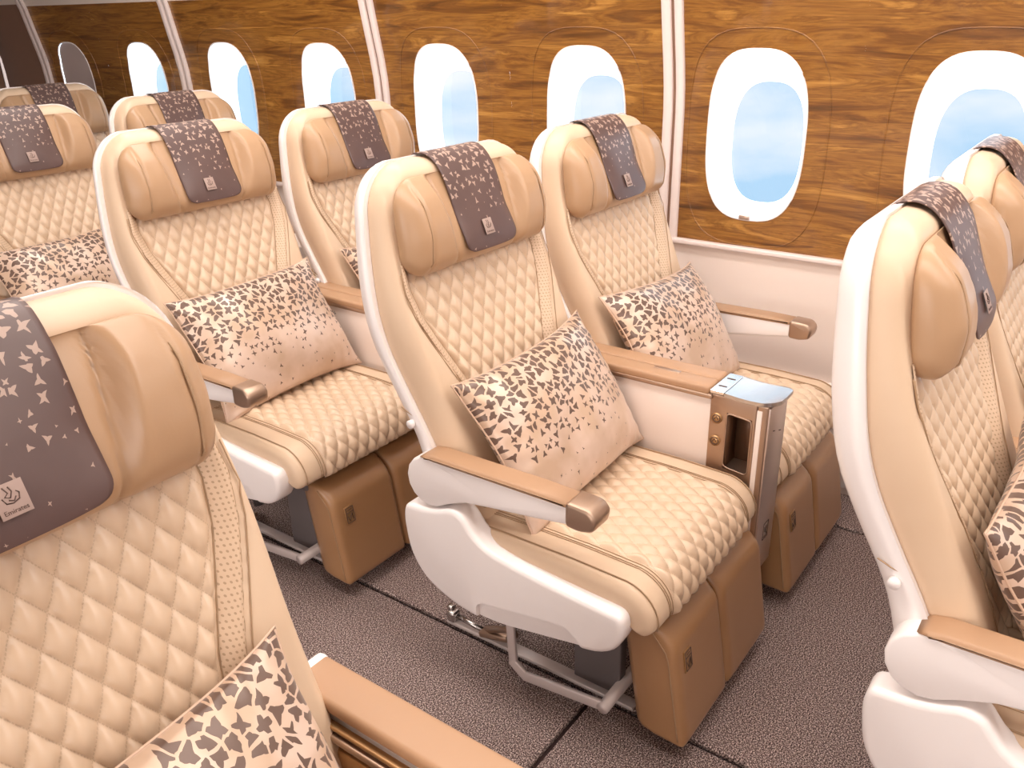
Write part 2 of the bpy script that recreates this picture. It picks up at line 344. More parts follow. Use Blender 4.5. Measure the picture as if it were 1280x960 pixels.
tag(mbox('wall_front', (.3, 2.78, 1.05), (5.9, .06, 2.3), 0, 'cream_panel', None), kind='structure')
bk = tag(mbox('wall_back', (.3, -5.5, 1.05), (5.9, .06, 2.3), 0, 'bulkhead', None), kind='structure')
mbox('bulkhead_post', (-2.36, -5.40, 1.05), (.25, .14, 2.1), .02, 'bulkhead', bk)
mbox('bulkhead_post', (-1.95, -5.42, 1.05), (.36, .10, 2.1), .03, 'bulkhead', bk)
mbox('edge_strip', (-2.225, -5.33, 1.05), (.012, .012, 2.1), .003, 'brass', bk)

WIN = [(2.035, 1.088), (1.45, 1.088), (.79, 1.088), (.205, 1.088), (-.375, 1.088), (-.957, 1.090), (-1.545, 1.094), (-2.149, 1.096), (-2.768, 1.096), (-3.390, 1.096), (-4.03, 1.094), (-4.675, 1.092)]
TR = [2.53, 1.28, .03, -1.222, -2.462, -3.718, -4.965]
def supel(n, a, b, p, th):
    c, s = math.cos(th), math.sin(th); r = (abs(c/a)**p+abs(s/b)**p)**(-1/p); return r*c, r*s
NT = 64
def panel_cell(bmv, bmf, y0, y1, z0, z1, yc, zc):
    ths = sorted([2*pi*k/NT for k in range(NT)] + [math.atan2(zz-zc, yy-yc) % (2*pi) for yy in (y0, y1) for zz in (z0, z1)])
    base = len(bmv); K = 7
    for th in ths:
        hy, hz = supel(0, .150, .247, 2.9, th); c, s = math.cos(th), math.sin(th)
        t = min([(y1-yc)/c if c > 1e-9 else 1e9, (y0-yc)/c if c < -1e-9 else 1e9, (z1-zc)/s if s > 1e-9 else 1e9, (z0-zc)/s if s < -1e-9 else 1e9])
        for k in range(K+1):
            f = k/K; y = yc+hy*(1-f)+c*t*f; z = zc+hz*(1-f)+s*t*f; bmv.append((float(wallx(z)), y, z))
    n = len(ths)
    for i in range(n):
        for k in range(K):
            a = base+i*(K+1)+k; b = base+((i+1) % n)*(K+1)+k; bmf.append((a, b, b+1, a+1))
for p in range(6):
    V, F = [], []; y1, y0 = TR[p]-.03, TR[p+1]+.03
    ws = [WIN[2*p], WIN[2*p+1]]; ym = (ws[0][0]+ws[1][0])/2
    panel_cell(V, F, ym, y1, .756, 1.515, *ws[0]); panel_cell(V, F, y0, ym, .756, 1.515, *ws[1])
    me = D.meshes.new('wood_panel'); me.from_pydata(V, [], F); bm = bmesh.new(); bm.from_mesh(me)
    bmesh.ops.remove_doubles(bm, verts=bm.verts[:], dist=1e-5); bmesh.ops.recalc_face_normals(bm, faces=bm.faces[:])
    if sum(f.normal.x for f in bm.faces) < 0: bmesh.ops.reverse_faces(bm, faces=bm.faces[:])
    wp = obj('wood_panel', bm, 'wood_veneer', wr)
    for yc, zc in ws:       # raised moulding round each window
        bm = bmesh.new(); pts = []
        for k in range(65):
            a, b_ = supel(0, .215, .315, 3.2, 2*pi*k/64); pts.append((float(wallx(zc-.01+b_))+.0, yc+a, zc-.012+b_))
        tube(bm, pts, .0022, 6, False); obj('moulding', bm, 'wood_veneer', wp)
tag(wall_strip('wall_right_end', .74, 1.53, 12, 'bulkhead', YMIN, -4.99), kind='structure')
bm = bmesh.new()
for i, yt in enumerate(TR):
    t = tag(empty('trim_%d' % (i+1), (0, yt, 0)), kind='structure')
    zs = np.linspace(.74, 2.05, 20)
    for dy, wd, pr in ((-.019, .030, .014), (.021, .026, .014)):
        A = np.array([[[float(wallx(z))+pr*h, dy+wd/2*k, z] for k, h in ((-1, 0), (-1, .7), (-.75, 1), (.75, 1), (1, .7), (1, 0))] for z in zs])
        obj('rib', gridmesh('rib', A, flip=False), 'trim_plastic', t)
    A = np.array([[[float(wallx(z))+.003, dy, z] for dy in (-.034, .034)] for z in zs]); obj('groove', gridmesh('groove', A), 'bulkhead', t)
# windows
def ringgrid(a0, b0, p0, a1, b1, p1, x0, x1, zc0, zc1, n, prof_=None):
    P = np.zeros((n+1, 97, 3))
    for j in range(n+1):
        f = j/n; g = prof_(f) if prof_ else f
        for k in range(97):
            th = 2*pi*k/96; ya, za = supel(0, a0, b0, p0, th); yb, zb = supel(0, a1, b1, p1, th)
            z = zc0*(1-f)+zc1*f+za*(1-f)+zb*f
            P[j, k] = (x0(z) if j == 0 and callable(x0) else (x0(z) if callable(x0) else x0)*(1-g)+x1*g, ya*(1-f)+yb*f, z)
    return P
for i, (yc, zc) in enumerate(WIN):
    wn = tag(empty('window_%d' % (i+1), (0, yc, 0)), kind='structure')
    P = ringgrid(.1495, .2465, 2.9, .110, .180, 2.7, lambda z: float(wallx(z)), -2.655, zc, zc-.03, 8, lambda f: f**.8)
    if i != 11: obj('lining', gridmesh('lining', P), 'opal_lining', wn)
    # bright bead round the opening
    bm = bmesh.new(); pts = []
    for k in range(97):
        a, b_ = supel(0, .150, .247, 2.9, 2*pi*k/96); pts.append((float(wallx(zc+b_))+.001, a, zc+b_))
    tube(bm, pts, .0028, 6, False); obj('bead', bm, 'white_shell', wn)
    if i != 11:
        A = np.array([[[-2.655, (r_*supel(0, .111, .181, 2.7, 2*pi*k/64)[0]), zc-.03+r_*supel(0, .111, .181, 2.7, 2*pi*k/64)[1]] for k in range(65)] for r_ in (1, .5, .001)])
        obj('pane', gridmesh('pane', A), 'tinted_pane', wn)
        mbox('shade_pull', (float(wallx(zc-.24))+.002, -.008, zc-.238), (.016, .036, .014), .003, 'brushed_metal', wn)
    else:
        A = np.array([[[float(wallx(zc+r_*supel(0, .15, .247, 2.9, 2*pi*k/64)[1]))-.006, (r_*supel(0, .15, .247, 2.9, 2*pi*k/64)[0]), zc+r_*supel(0, .15, .247, 2.9, 2*pi*k/64)[1]] for k in range(65)] for r_ in (1, .5, .001)])
        obj('window_shade', gridmesh('shade', A), 'shade_fabric', wn)

# ------------------------------------------------------------------ the seat (local: x to the aisle, y the way it faces, z up)
fy = interp([(.38, .155), (.50, .118), (.605, .084), (.72, .033), (.85, -.021), (.954, -.059), (1.044, -.086), (1.12, -.093), (1.156, -.096), (1.2, -.10)])
by = interp([(.38, .10), (.50, .062), (.611, .018), (.706, -.035), (.80, -.082), (.874, -.105), (1.007, -.129), (1.121, -.143), (1.203, -.150)])
ry = interp([(.38, .03), (.50, -.03), (.571, -.045), (.627, -.062), (.735, -.122), (.821, -.160), (.936, -.182), (1.115, -.198), (1.186, -.188), (1.21, -.18)])
def sm(f, h=.04): return lambda z: (f(z-h)+2*f(z-h/2)+2*f(z)+2*f(z+h/2)+f(z+h))/8
fy, by, ry = sm(fy), sm(by), sm(ry)
BW = interp([(.38, .270), (.62, .270), (.72, .274), (.83, .283), (.90, .283), (1.0, .272), (1.1, .257), (1.2, .250)])
BW = sm(BW, .05)
PANELX = interp([(.38, .105), (.55, .115), (.65, .132), (.726, .150), (.814, .188), (.867, .209), (.926, .220), (.97, .214), (1.1, .20)])
def cushion_front(X, Z):
    f = fy(Z); px = PANELX(Z); ax = np.abs(X)
    t = np.clip((ax-(px-.012))/.05, 0, 1); t = t*t*(3-2*t)
    # bolsters stand proud of the quilted middle
    return f-.024*(1-t)*np.clip((1.06-Z)/.08, 0, 1) - .006*np.exp(-((ax-px-.031)/.0035)**2)
SEAT = {}
def rail_xyz(): pass
def make_parts():
    """one mesh of every seat part"""
    M = {}
    W = rw(lambda z: BW(z)-.006, .40, 1.172, .095, .02)
    M['back_cushion'] = pad('back_cushion', W, .40, 1.172, 61, 61, cushion_front, lambda X, Z: by(Z)-.01, lambda X, Z: by(Z)+.004, .030)
    W2 = rw(lambda z: BW(z)+.006, .42, 1.176, .10, .02)
    M['back_shell'] = pad('back_shell', W2, .42, 1.176, 33, 41, lambda X, Z: by(Z)-.002, lambda X, Z: ry(Z), lambda X, Z: by(Z), .004, rb=.05)
    # quilted middle
    nx, nz = 131, 150; z = np.linspace(.43, .985, nz); u = np.linspace(-1, 1, nx); U, Z = np.meshgrid(u, z); X = U*PANELX(Z)
    e = (1-np.abs(U))*PANELX(Z); Y = fy(Z)-.024+.003+quilt(X, Z)*np.clip(e/.012, 0, 1)-.004*(1-np.clip(e/.006, 0, 1))
    M['back_quilt'] = gridmesh('quilted_panel', np.stack([X, Y, Z], -1), np.stack([X, Z], -1), flip=False)
    for s in (1, -1):
        u = np.linspace(0, 1, 9); z = np.linspace(.43, .985, 40); U, Z = np.meshgrid(u, z); X = s*(PANELX(Z)+.001+U*.027)
        Y = cushion_front(X, Z)+.0015+.003*np.sin(U*pi)
        M['strip%d' % s] = gridmesh('perforated_strip', np.stack([X, Y, Z], -1), np.stack([X, Z], -1), flip=(s < 0))
        bm = bmesh.new()
        for dx in (.000, .0285, .036):
            xo = (lambda q: float(PANELX(q))+dx) if dx < .03 else (lambda q: min(float(PANELX(q))+dx, float(BW(q))-.026) if q < .9 else float(BW(q))-.026)
            tube(bm, [(s*xo(q), float(cushion_front(np.array(s*xo(q)), np.array(q)))+.0006, q) for q in np.linspace(.43, .965, 40)], .0011, 5)
        M['seam%d' % s] = bm2me(bm, 'seam')
    # headrest
    def hf(X, Z):
        ax = np.abs(X); base = sm(lambda q: np.interp(q, [.93, .97, 1.0, 1.05, 1.10, 1.15, 1.17], [-.030, -.022, -.026, -.045, -.066, -.096, -.11]), .03)(Z)
        wf = sm(lambda q: np.interp(q, [.93, .96, 1.0, 1.05, 1.09, 1.13, 1.17], [-.034, -.020, -.012, -.015, -.029, -.053, -.09]), .035)(Z)
        xc = .104+.022*np.clip((Z-.97)/.15, 0, 1)
        t = np.clip((ax-xc)/.022, 0, 1); t = t*t*(3-2*t)
        side = np.clip((ax-.19)/.05, 0, 1)**2*.014
        wr_ = .0014*np.sin(60*X+33*Z)*np.sin(70*Z-14*X)*np.clip((ax-.15)/.05, 0, 1)
        return base+(wf-base)*t-side-.008*np.exp(-((ax-xc+.002)/.004)**2)-.0035*np.exp(-((ax-.197)/.003)**2)+wr_
    Wh = rw(lambda z: .241-.014*np.clip((z-1.03)/.12, 0, 1)**2, .953, 1.146, .055, .045)
    M['headrest'] = pad('headrest', Wh, .953, 1.146, 91, 51, hf, lambda X, Z: -.078-(Z-.953)*.10+0*X, lambda X, Z: -.056+0*X-(Z-.953)*.17, .042, rb=.02, pu=.5)
    # piping on headrest
    bm = bmesh.new()
    for s in (1, -1):
        pts = [(s*.199, float(hf(np.array(.199), np.array(q)))*1-.0+.001, q) for q in np.linspace(1.005, 1.115, 10)]
    v = cl(41, .9)
    for s in (1, -1):
        pts = [(s*.199, float(hf(np.array(.199), np.array(q)))-.002*0+.0008-.026*max(0, (q-1.10)/.03)**2-.03*max(0, (.985-q)/.02)**2, q) for q in np.linspace(.972, 1.118, 30)]
        bm = bmesh.new(); tube(bm, pts, .0014, 5); M['head_piping%d' % s] = bm2me(bm, 'piping')
    # seat cushion: path along the seat and down its front
    path = [(-.03, .450), (.05, .454), (.20, .458), (.36, .459), (.45, .456)]
    cy, cz, R = .468, .378, .078
    for k in range(1, 10):
        a = math.radians(90-k*10.5); path.append((cy+R*math.cos(a)*1.05, cz+R*math.sin(a)))
    path += [(.549, .372), (.540, .350)]
    pa = np.array(path); dd = np.r_[0, np.cumsum(np.hypot(*np.diff(pa, axis=0).T))]; LS = dd[-1]
    def pp(s): return np.interp(s, dd, pa[:, 0]), np.interp(s, dd, pa[:, 1])
    def nrm(s):
        a = pp(s-.02); b = pp(s+.02); ty, tz = b[0]-a[0], b[1]-a[1]; l = np.hypot(ty, tz)+1e-9; return -tz/l*-1*-1, ty/l
    def mpc(x, d, s):
        s_ = np.clip(s, 0, LS); y, z = pp(s_); a = pp(np.clip(s_-.025, 0, LS)); b = pp(np.clip(s_+.025, 0, LS))
        ty, tz = b[0]-a[0], b[1]-a[1]; l = np.hypot(ty, tz)+1e-9
        return x, y+(-tz/l)*d, z+(ty/l)*d
    def cf(X, S): return -.004*np.exp(-((np.abs(X)-.262)/.003)**2)-.010*np.clip(1-np.abs(X)/.2, 0, 1)*np.clip(1-S/.45, 0, 1)
    Wc = rw(lambda s: .287+0*s, 0, LS, .012, .03)
    M['seat_cushion'] = pad('seat_cushion', Wc, 0, LS, 51, 61, cf, lambda X, S: -.065+0*X, lambda X, S: -.03+0*X, .028, mp=mpc)
    nx, nz = 131, 170; s_ = np.linspace(.02, LS-.008, nz); x_ = np.linspace(-.195, .195, nx); X, S = np.meshgrid(x_, s_)
    e = np.minimum(.195-np.abs(X), LS-.008-S); Dp = cf(X, S)+.001+quilt(X, S, .0105)*np.clip(e/.012, 0, 1)-.004*(1-np.clip(e/.006, 0, 1))
    M['seat_quilt'] = gridmesh('quilted_panel', np.stack(mpc(X, Dp, S), -1), np.stack([X, S], -1), flip=False)
    bm = bmesh.new()
    for s in (1, -1):
        tube(bm, [tuple(float(q) for q in mpc(np.array(s*.262), np.array(.0005), np.array(t))) for t in np.linspace(.03, LS-.02, 40)], .0016, 5)
        for xx in (.197, .206, .212):
            tube(bm, [tuple(float(q) for q in mpc(np.array(s*xx), np.array(.0012), np.array(t))) for t in np.linspace(.03, LS-.02, 40)], .0011, 4)
    M['seat_seams'] = bm2me(bm, 'piping')
    # footrest pads: front leans back to the top
    def mpf(x, d, z):      # front plane from (y .600, z .045) to (y .555, z .30), then d outwards
        t = (z-.045)/.255; return x, .600-.043*t+d, z
    for nm, x0, x1 in (('foot_a', -.020, .205), ('foot_b', -.262, -.026)):
        c_, h_ = (x0+x1)/2, (x1-x0)/2
        W_ = rw(lambda z: h_+0*z, .042, .325, .012, .012)
        def ff(X, Z): return -.000+0*X - .045*np.clip((Z-.275)/.05, 0, 1)**2
        M[nm] = pad('footrest_pad', W_, .042, .325, 25, 31, ff, lambda X, Z: -.115+0*X, lambda X, Z: -.016-.04*np.clip((Z-.265)/.06, 0, 1), .022, mp=lambda x, d, z: mpf(x+c_, d, z), rb=.012)
        bm = bmesh.new(); s = 1 if nm == 'foot_a' else -1
        for sd in (-1, 1):
            bm = bmesh.new(); tube(bm, [(c_+sd*(h_+.0005), float(mpf(0, -.016-.04*max(0, min(1, (q-.265)/.06)), q)[1]), q) for q in np.linspace(.06, .31, 14)], .0016, 5)
            M[nm+'_pipe%d' % sd] = bm2me(bm, 'piping')
    return M
def bm2me(bm, name):
    me = D.meshes.new(name); bm.normal_update(); bm.to_mesh(me); bm.free(); return me
PM = make_parts()

def armrest(seat, sx):
    """swing arm on side sx (+1 aisle)"""
    a = empty('armrest'); a.parent = seat
    poly = []
    for k in range(0, 11):      # rear disc
        t = math.radians(62+k*23); poly.append((.030+.058*math.cos(t), .548+.058*math.sin(t)))
    poly = [(.418, .605), (.36, .607), (.05, .602)] + poly + [(.085, .512), (.13, .530), (.20, .541), (.30, .555), (.375, .567), (.418, .576)]
    P2 = [p for p in poly]
    bm = extrude_poly([(q[0], q[1]) for q in P2], sx*.262, sx*.312, .006, 3); body = obj('arm_body', bm, 'white_shell', a)
    top = [(.375, .603), (.375, .617), (.30, .619), (.16, .617), (.05, .616), (.025, .612), (.010, .602), (.05, .600)]
    obj('arm_pad', extrude_poly(top, sx*.258, sx*.316, .009, 3), 'arm_leather', a)
    capp = round_poly([(.372, .566), (.372, .6185), (.424, .6165), (.439, .600), (.434, .572), (.405, .564)], .010)
    obj('end_cap', extrude_poly(capp, sx*.256, sx*.318, .008, 3), 'bronze', a)
    return a
def side_panel(seat, sx):
    out = [(-.038, .478), (-.045, .44), (-.034, .36), (.0, .305), (.06, .272), (.13, .255), (.20, .256), (.32, .278), (.452, .304), (.490, .330), (.503, .372), (.497, .410),
           (.36, .418), (.25, .428), (.19, .438), (.15, .460), (.120, .500), (.09, .505), (.06, .492), (.02, .482)]
    sp = obj('side_panel', extrude_poly(round_poly(out, .03, 3), sx*.258, sx*.318, .012, 4), 'white_shell', seat)
    g = round_poly([(.15, .230), (.44, .270), (.40, .318), (.375, .338), (.17, .303), (.152, .290)], .012)
    cut(sp, extrude_poly(g, sx*.304, sx*.33, 0))
    # inner ledge toward the cushion
    return sp
def add(nm, key, m_, parent, label=None):
    me = PM[key]
    if not me.materials:
        me.materials.append(MAT[m_]); me.polygons.foreach_set('use_smooth', [True]*len(me.polygons))
    o = D.objects.new(nm, me); COL.objects.link(o); o.parent = parent
    if label: o['label'] = label
    return o
def sign_plate(parent, loc, rx=0, w_=.032, h_=.050):
    p = mbox('label_plate', loc, (w_, .0025, h_), .0008, 'brass', parent, rot=Matrix.Rotation(rx, 3, 'X'))
    bm = bmesh.new(); R_ = Matrix.Rotation(rx, 3, 'X'); L = Vector(loc)
    def st(pts, r=.0009): tube(bm, [L+R_ @ Vector((q[0]*w_, .0018, q[1]*h_)) for q in pts], r, 4)
    st([(-.4, .42), (.4, .42), (.4, -.42), (-.4, -.42), (-.4, .42)]); st([(-.38, .15), (.38, .15)])
    st([(-.25, -.3), (-.2, .05), (0, -.1), (.1, -.32), (.28, -.05)], .0013); st([(-.2, .3), (.2, .28)])
    o = obj('print', bm, 'ink', p); return p
def make_seat(kind):
    s = empty('airline_seat')
    add('back_shell', 'back_shell', 'white_shell', s, 'white glossy shell around the backrest')
    bc = add('back_cushion', 'back_cushion', 'cream_leather', s)
    add('quilted_panel', 'back_quilt', 'quilted_leather', bc, 'diamond quilted cream leather middle')
    for q in (1, -1): add('perforated_strip', 'strip%d' % q, 'perforated_leather', bc); add('stitching', 'seam%d' % q, 'dark_seam', bc)['kind'] = 'stuff'
    h = add('headrest', 'headrest', 'tan_leather', s, 'tan winged leather headrest'); [add('piping', 'head_piping%d' % q, 'dark_seam', h) for q in (1, -1)]
    c = add('seat_cushion', 'seat_cushion', 'cream_leather', s); c.scale.x = .935; c.location.x = -.018 if kind == 'window' else .018; add('quilted_panel', 'seat_quilt', 'quilted_leather', c); add('stitching', 'seat_seams', 'dark_seam', c)['kind'] = 'stuff'
    for k in ('foot_a', 'foot_b'):
        f = add('footrest_pad', k, 'caramel_leather', s, 'caramel leather leg rest pad'); [add('piping', k+'_pipe%d' % q, 'dark_seam', f) for q in (1, -1)]
        if k == 'foot_a': sign_plate(f, (.155, .5695, .235), math.radians(9.5))
    bm = bmesh.new(); box(bm, (0, .24, .365), (.50, .42, .05), .01); box(bm, (0, .455, .325), (.42, .04, .06), .01)
    obj('seat_frame', bm, 'grey_plastic', s)
    sgn = {'aisle': (1,), 'window': (-1,), 'centre': (1,)}[kind]
    for q in sgn: armrest(s, q); side_panel(s, q)
    # hinge button and crease on the shell
    for q in (1, -1):
        bm = bmesh.new(); tube(bm, [(q*.274, -.036, .652), (q*.284, -.036, .652)], .0095, 16)
        obj('hinge_button', bm, 'white_shell', s)
        bm = bmesh.new(); tube(bm, [(q*.2735, -.066, .682), (q*.2745, -.045, .674), (q*.274, -.024, .668)], .0013, 5); obj('shell_joint', bm, 'dark_seam', s)
    # legs: grey box legs, floor fittings
    for x in (.118, -.118):
        bm = bmesh.new(); box(bm, (x, .345, .195), (.03, .12, .33), .004); obj('leg', bm, 'grey_plastic', s)
        bm = bmesh.new(); tube(bm, [(x*.5, -.0, .36), (x*.5, .02, .19), (x*.5, .04, .035)], .016, 8); obj('leg', bm, 'grey_plastic', s)
    bm = bmesh.new()
    box(bm, (.118, .17, .0085), (.030, .54, .010), .002); lk = obj('track_rail', bm, 'bar_metal', s)
    bm = bmesh.new(); box(bm, (.122, -.085, .028), (.030, .026, .030), .006); tube(bm, [(.122, -.08, .03), (.125, .02, .026)], .007, 8)
    box(bm, (.118, -.095, .045), (.018, .018, .014), .004); obj('floor_fitting', bm, 'steel', lk)
    bm = bmesh.new(); box(bm, (.125, .055, .035), (.036, .09, .016), .004, rot=Matrix.Rotation(.25, 3, 'X')); tube(bm, [(.12, .02, .03), (.165, .12, .105), (.19, .16, .125)], .009, 8)
    obj('bracket', bm, 'bronze', lk)
    # baggage bar
    bm = bmesh.new()
    def flat(p0, p1, h=.026, t=.010):
        p0, p1 = Vector(p0), Vector(p1); d = (p1-p0); L = d.length; m_ = (p0+p1)/2; a = math.atan2(d.z, d.y)
        box(bm, m_, (t, L+h*.6, h), .003, rot=Matrix.Rotation(a, 3, 'X'))
    flat((.205, .150, .30), (.205, .165, .06), .022); flat((.205, .165, .060), (.205, .198, .036)); flat((.205, .198, .036), (.205, .405, .060))
    bb = obj('baggage_bar', bm, 'bar_metal', s)
    bm = bmesh.new(); tube(bm, [(.214, .408, .060), (.0, .408, .060), (-.214, .408, .060)], .014, 14); obj('cross_tube', bm, 'bar_metal', bb)
    flat_b = bmesh.new(); box(flat_b, (-.205, .28, .05), (.010, .26, .026), .003); obj('baggage_bar', flat_b, 'bar_metal', s)
    # seat belt
    bt = empty('seat_belt'); bt.parent = s
    for q in (1, -1):
        P = np.array([[[q*(.235-.10*t-.0*k), .06+.045*t+.045*k, .520-.035*t+.012*math.sin(k*3)*(1-t)+.004*math.sin(6*t)] for k in (0, .5, 1)] for t in np.linspace(0, 1, 8)])
        obj('strap', gridmesh('strap', P), 'tan_leather', bt)
    mbox('buckle', (.225, .115, .498), (.05, .036, .014), .005, 'brass', bt, rot=Matrix.Rotation(.3, 3, 'Y'))
    return s

def seat_console(front=True):
    """shared console between two seats, in the aisle seat's own frame"""
    c = empty('centre_console')
    mbox('side_body', (-.31, .18, .435), (.086, .46, .385), .006, 'cream_panel', c)
    mbox('under_rail', (-.31, .19, .6235), (.112, .44, .012), .003, 'bronze', c)
    for x in (-.2815, -.3385):
        o = mbox('arm_pad', (x, .187, .637), (.055, .43, .022), .007, 'arm_leather', c, 3)
    mbox('latch', (-.296, .275, .6475), (.014, .07, .004), .0015, 'bronze', c)
    # front block with pocket and two buttons
    fr = extrude_poly(round_poly([(.405, .24), (.405, .632), (.46, .630), (.517, .628), (.518, .24)], .006), -.260, -.360, .003, 2)
    fb = obj('front_block', fr, 'bronze', c)
    bm = extrude_poly(round_poly([(.447, .452), (.447, .592), (.508, .585), (.508, .445)], .008), -.2605, -.2635, .0, 1); cut(fb, extrude_poly([(.447, .447), (.447, .592), (.508, .588), (.508, .447)], -.25, -.325, 0)); bm.free(); mbox('pocket_liner', (-.3235, .4775, .519), (.003, .0605, .142), 0, 'pocket', fb); mbox('pocket_liner', (-.292, .449, .519), (.060, .003, .142), 0, 'pocket', fb)
    for s_, x_ in ((1, -.2600),):
        ring = bmesh.new(); pts = round_poly([(.447, .452), (.447, .592), (.508, .585), (.508, .445)], .012, 3); tube(ring, [(x_, a, b) for a, b in pts+[pts[0]]], .0025, 6, False)
        obj('pocket_rim', ring, 'bronze', fb)
    for z in (.573, .515):
        b = bmesh.new(); tube(b, [(-.263, .424, z), (-.2565, .424, z)], .0135, 20); bo = obj('button', b, 'brass', fb)
        b = bmesh.new(); tube(b, [(-.2565, .424+.009*math.cos(t), z+.009*math.sin(t)) for t in np.linspace(0, 2*pi, 21)], .0012, 5, False)
        tube(b, [(-.256, .419, z-.003), (-.256, .424, z+.005), (-.256, .428, z-.002)], .0012, 5); obj('print', b, 'ink', bo)
    # front post
    ps = mbox('side_strip', (-.2525, .526, .42), (.004, .012, .40), .001, 'cream_panel', c)
    post = extrude_poly(round_poly([(.520, .175), (.520, .632), (.545, .632), (.545, .175)], .004), -.252, -.370, .003, 2); po = obj('front_post', post, 'bronze', c)
    fp = mbox('face_plate', (-.311, .5465, .402), (.112, .006, .452), .002, 'brushed_metal', po)
    b = bmesh.new()
    def st(pts, r=.0008): tube(b, [(-.311+q[0]*.03, .5505, .285+q[1]*.045) for q in pts], r, 4)
    st([(-.5, -.5), (.5, -.5), (.5, .5), (-.5, .5), (-.5, -.5)]); st([(-.3, -.3), (-.1, .3), (.1, -.1), (.3, .25)]); st([(-.25, -.38), (.3, -.38)])
    for xx, zz in ((-.02, .545), (.022, .560)):
        b2 = [(-.311+xx-.006, .5505, zz), (-.311+xx+.006, .5505, zz+.004)]; tube(b, b2, .0012, 4)
    tag(obj('print', b, 'ink', fp), kind='stuff')
    # hinge plate and polished flap
    obj('hinge_plate', (lambda b: (box(b, (-.31, .422, .6395), (.116, .034, .008), .001, 1), b)[1])(bmesh.new()), 'chrome', c, smooth=False)
    b = bmesh.new()
    for xx in (-.335, -.285): box(b, (xx, .422, .6440), (.004, .020, .001))
    tag(obj('hinge_mark', b, 'ink', c), kind='stuff')
    out = round_poly([(-.251, .440), (-.251, .548), (-.275, .590), (-.345, .590), (-.369, .548), (-.369, .440)], [.004, .02, .03, .03, .02, .004], 6)
    def zt(y): return .6405-.004*math.sin(max(0, (y-.44)/.12)*pi)+.003*max(0, (y-.53)/.04)
    bm = bmesh.new()
    # flap as rows across y
    ys = np.concatenate([np.linspace(.44, .515, 8), np.linspace(.52, .566, 12)])
    def hw(y): return .059 if y < .524 else .059-.034*(1-math.sqrt(max(0, 1-((y-.524)/.044)**2)))
    P = np.array([[[-.31+hw(y)*u_, y, zt(y)+.0012*u_*u_] for u_ in np.linspace(-1, 1, 17)] for y in ys])
    Q = P.copy(); Q[:, :, 2] -= .007
    top = gridmesh('flap', P); fl_ = obj('flap', top, 'chrome', c)
    bm = bmesh.new(); loop = [P[i, 0] for i in range(len(ys))]+[P[-1, j] for j in range(1, 17)]+[P[i, -1] for i in range(len(ys)-2, -1, -1)]
    A = [bm.verts.new(p+np.array([0, 0, .0012])) for p in loop]; B = [bm.verts.new(p-np.array([0, 0, .008])) for p in loop]
    for i in range(len(loop)-1): bm.faces.new((A[i], A[i+1], B[i+1], B[i]))
    bm.faces.new(B); bmesh.ops.recalc_face_normals(bm, faces=bm.faces[:]); obj('flap_rim', bm, 'steel', fl_, smooth=False)
    # small mark on the side body
    b = bmesh.new(); tube(b, [(-.2662, .10, .592), (-.2662, .108, .598), (-.2662, .113, .590)], .001, 4); tube(b, [(-.2662, .118, .598), (-.2662, .118, .588), (-.2662, .124, .592)], .001, 4); obj('print', b, 'ink', c)
    return c

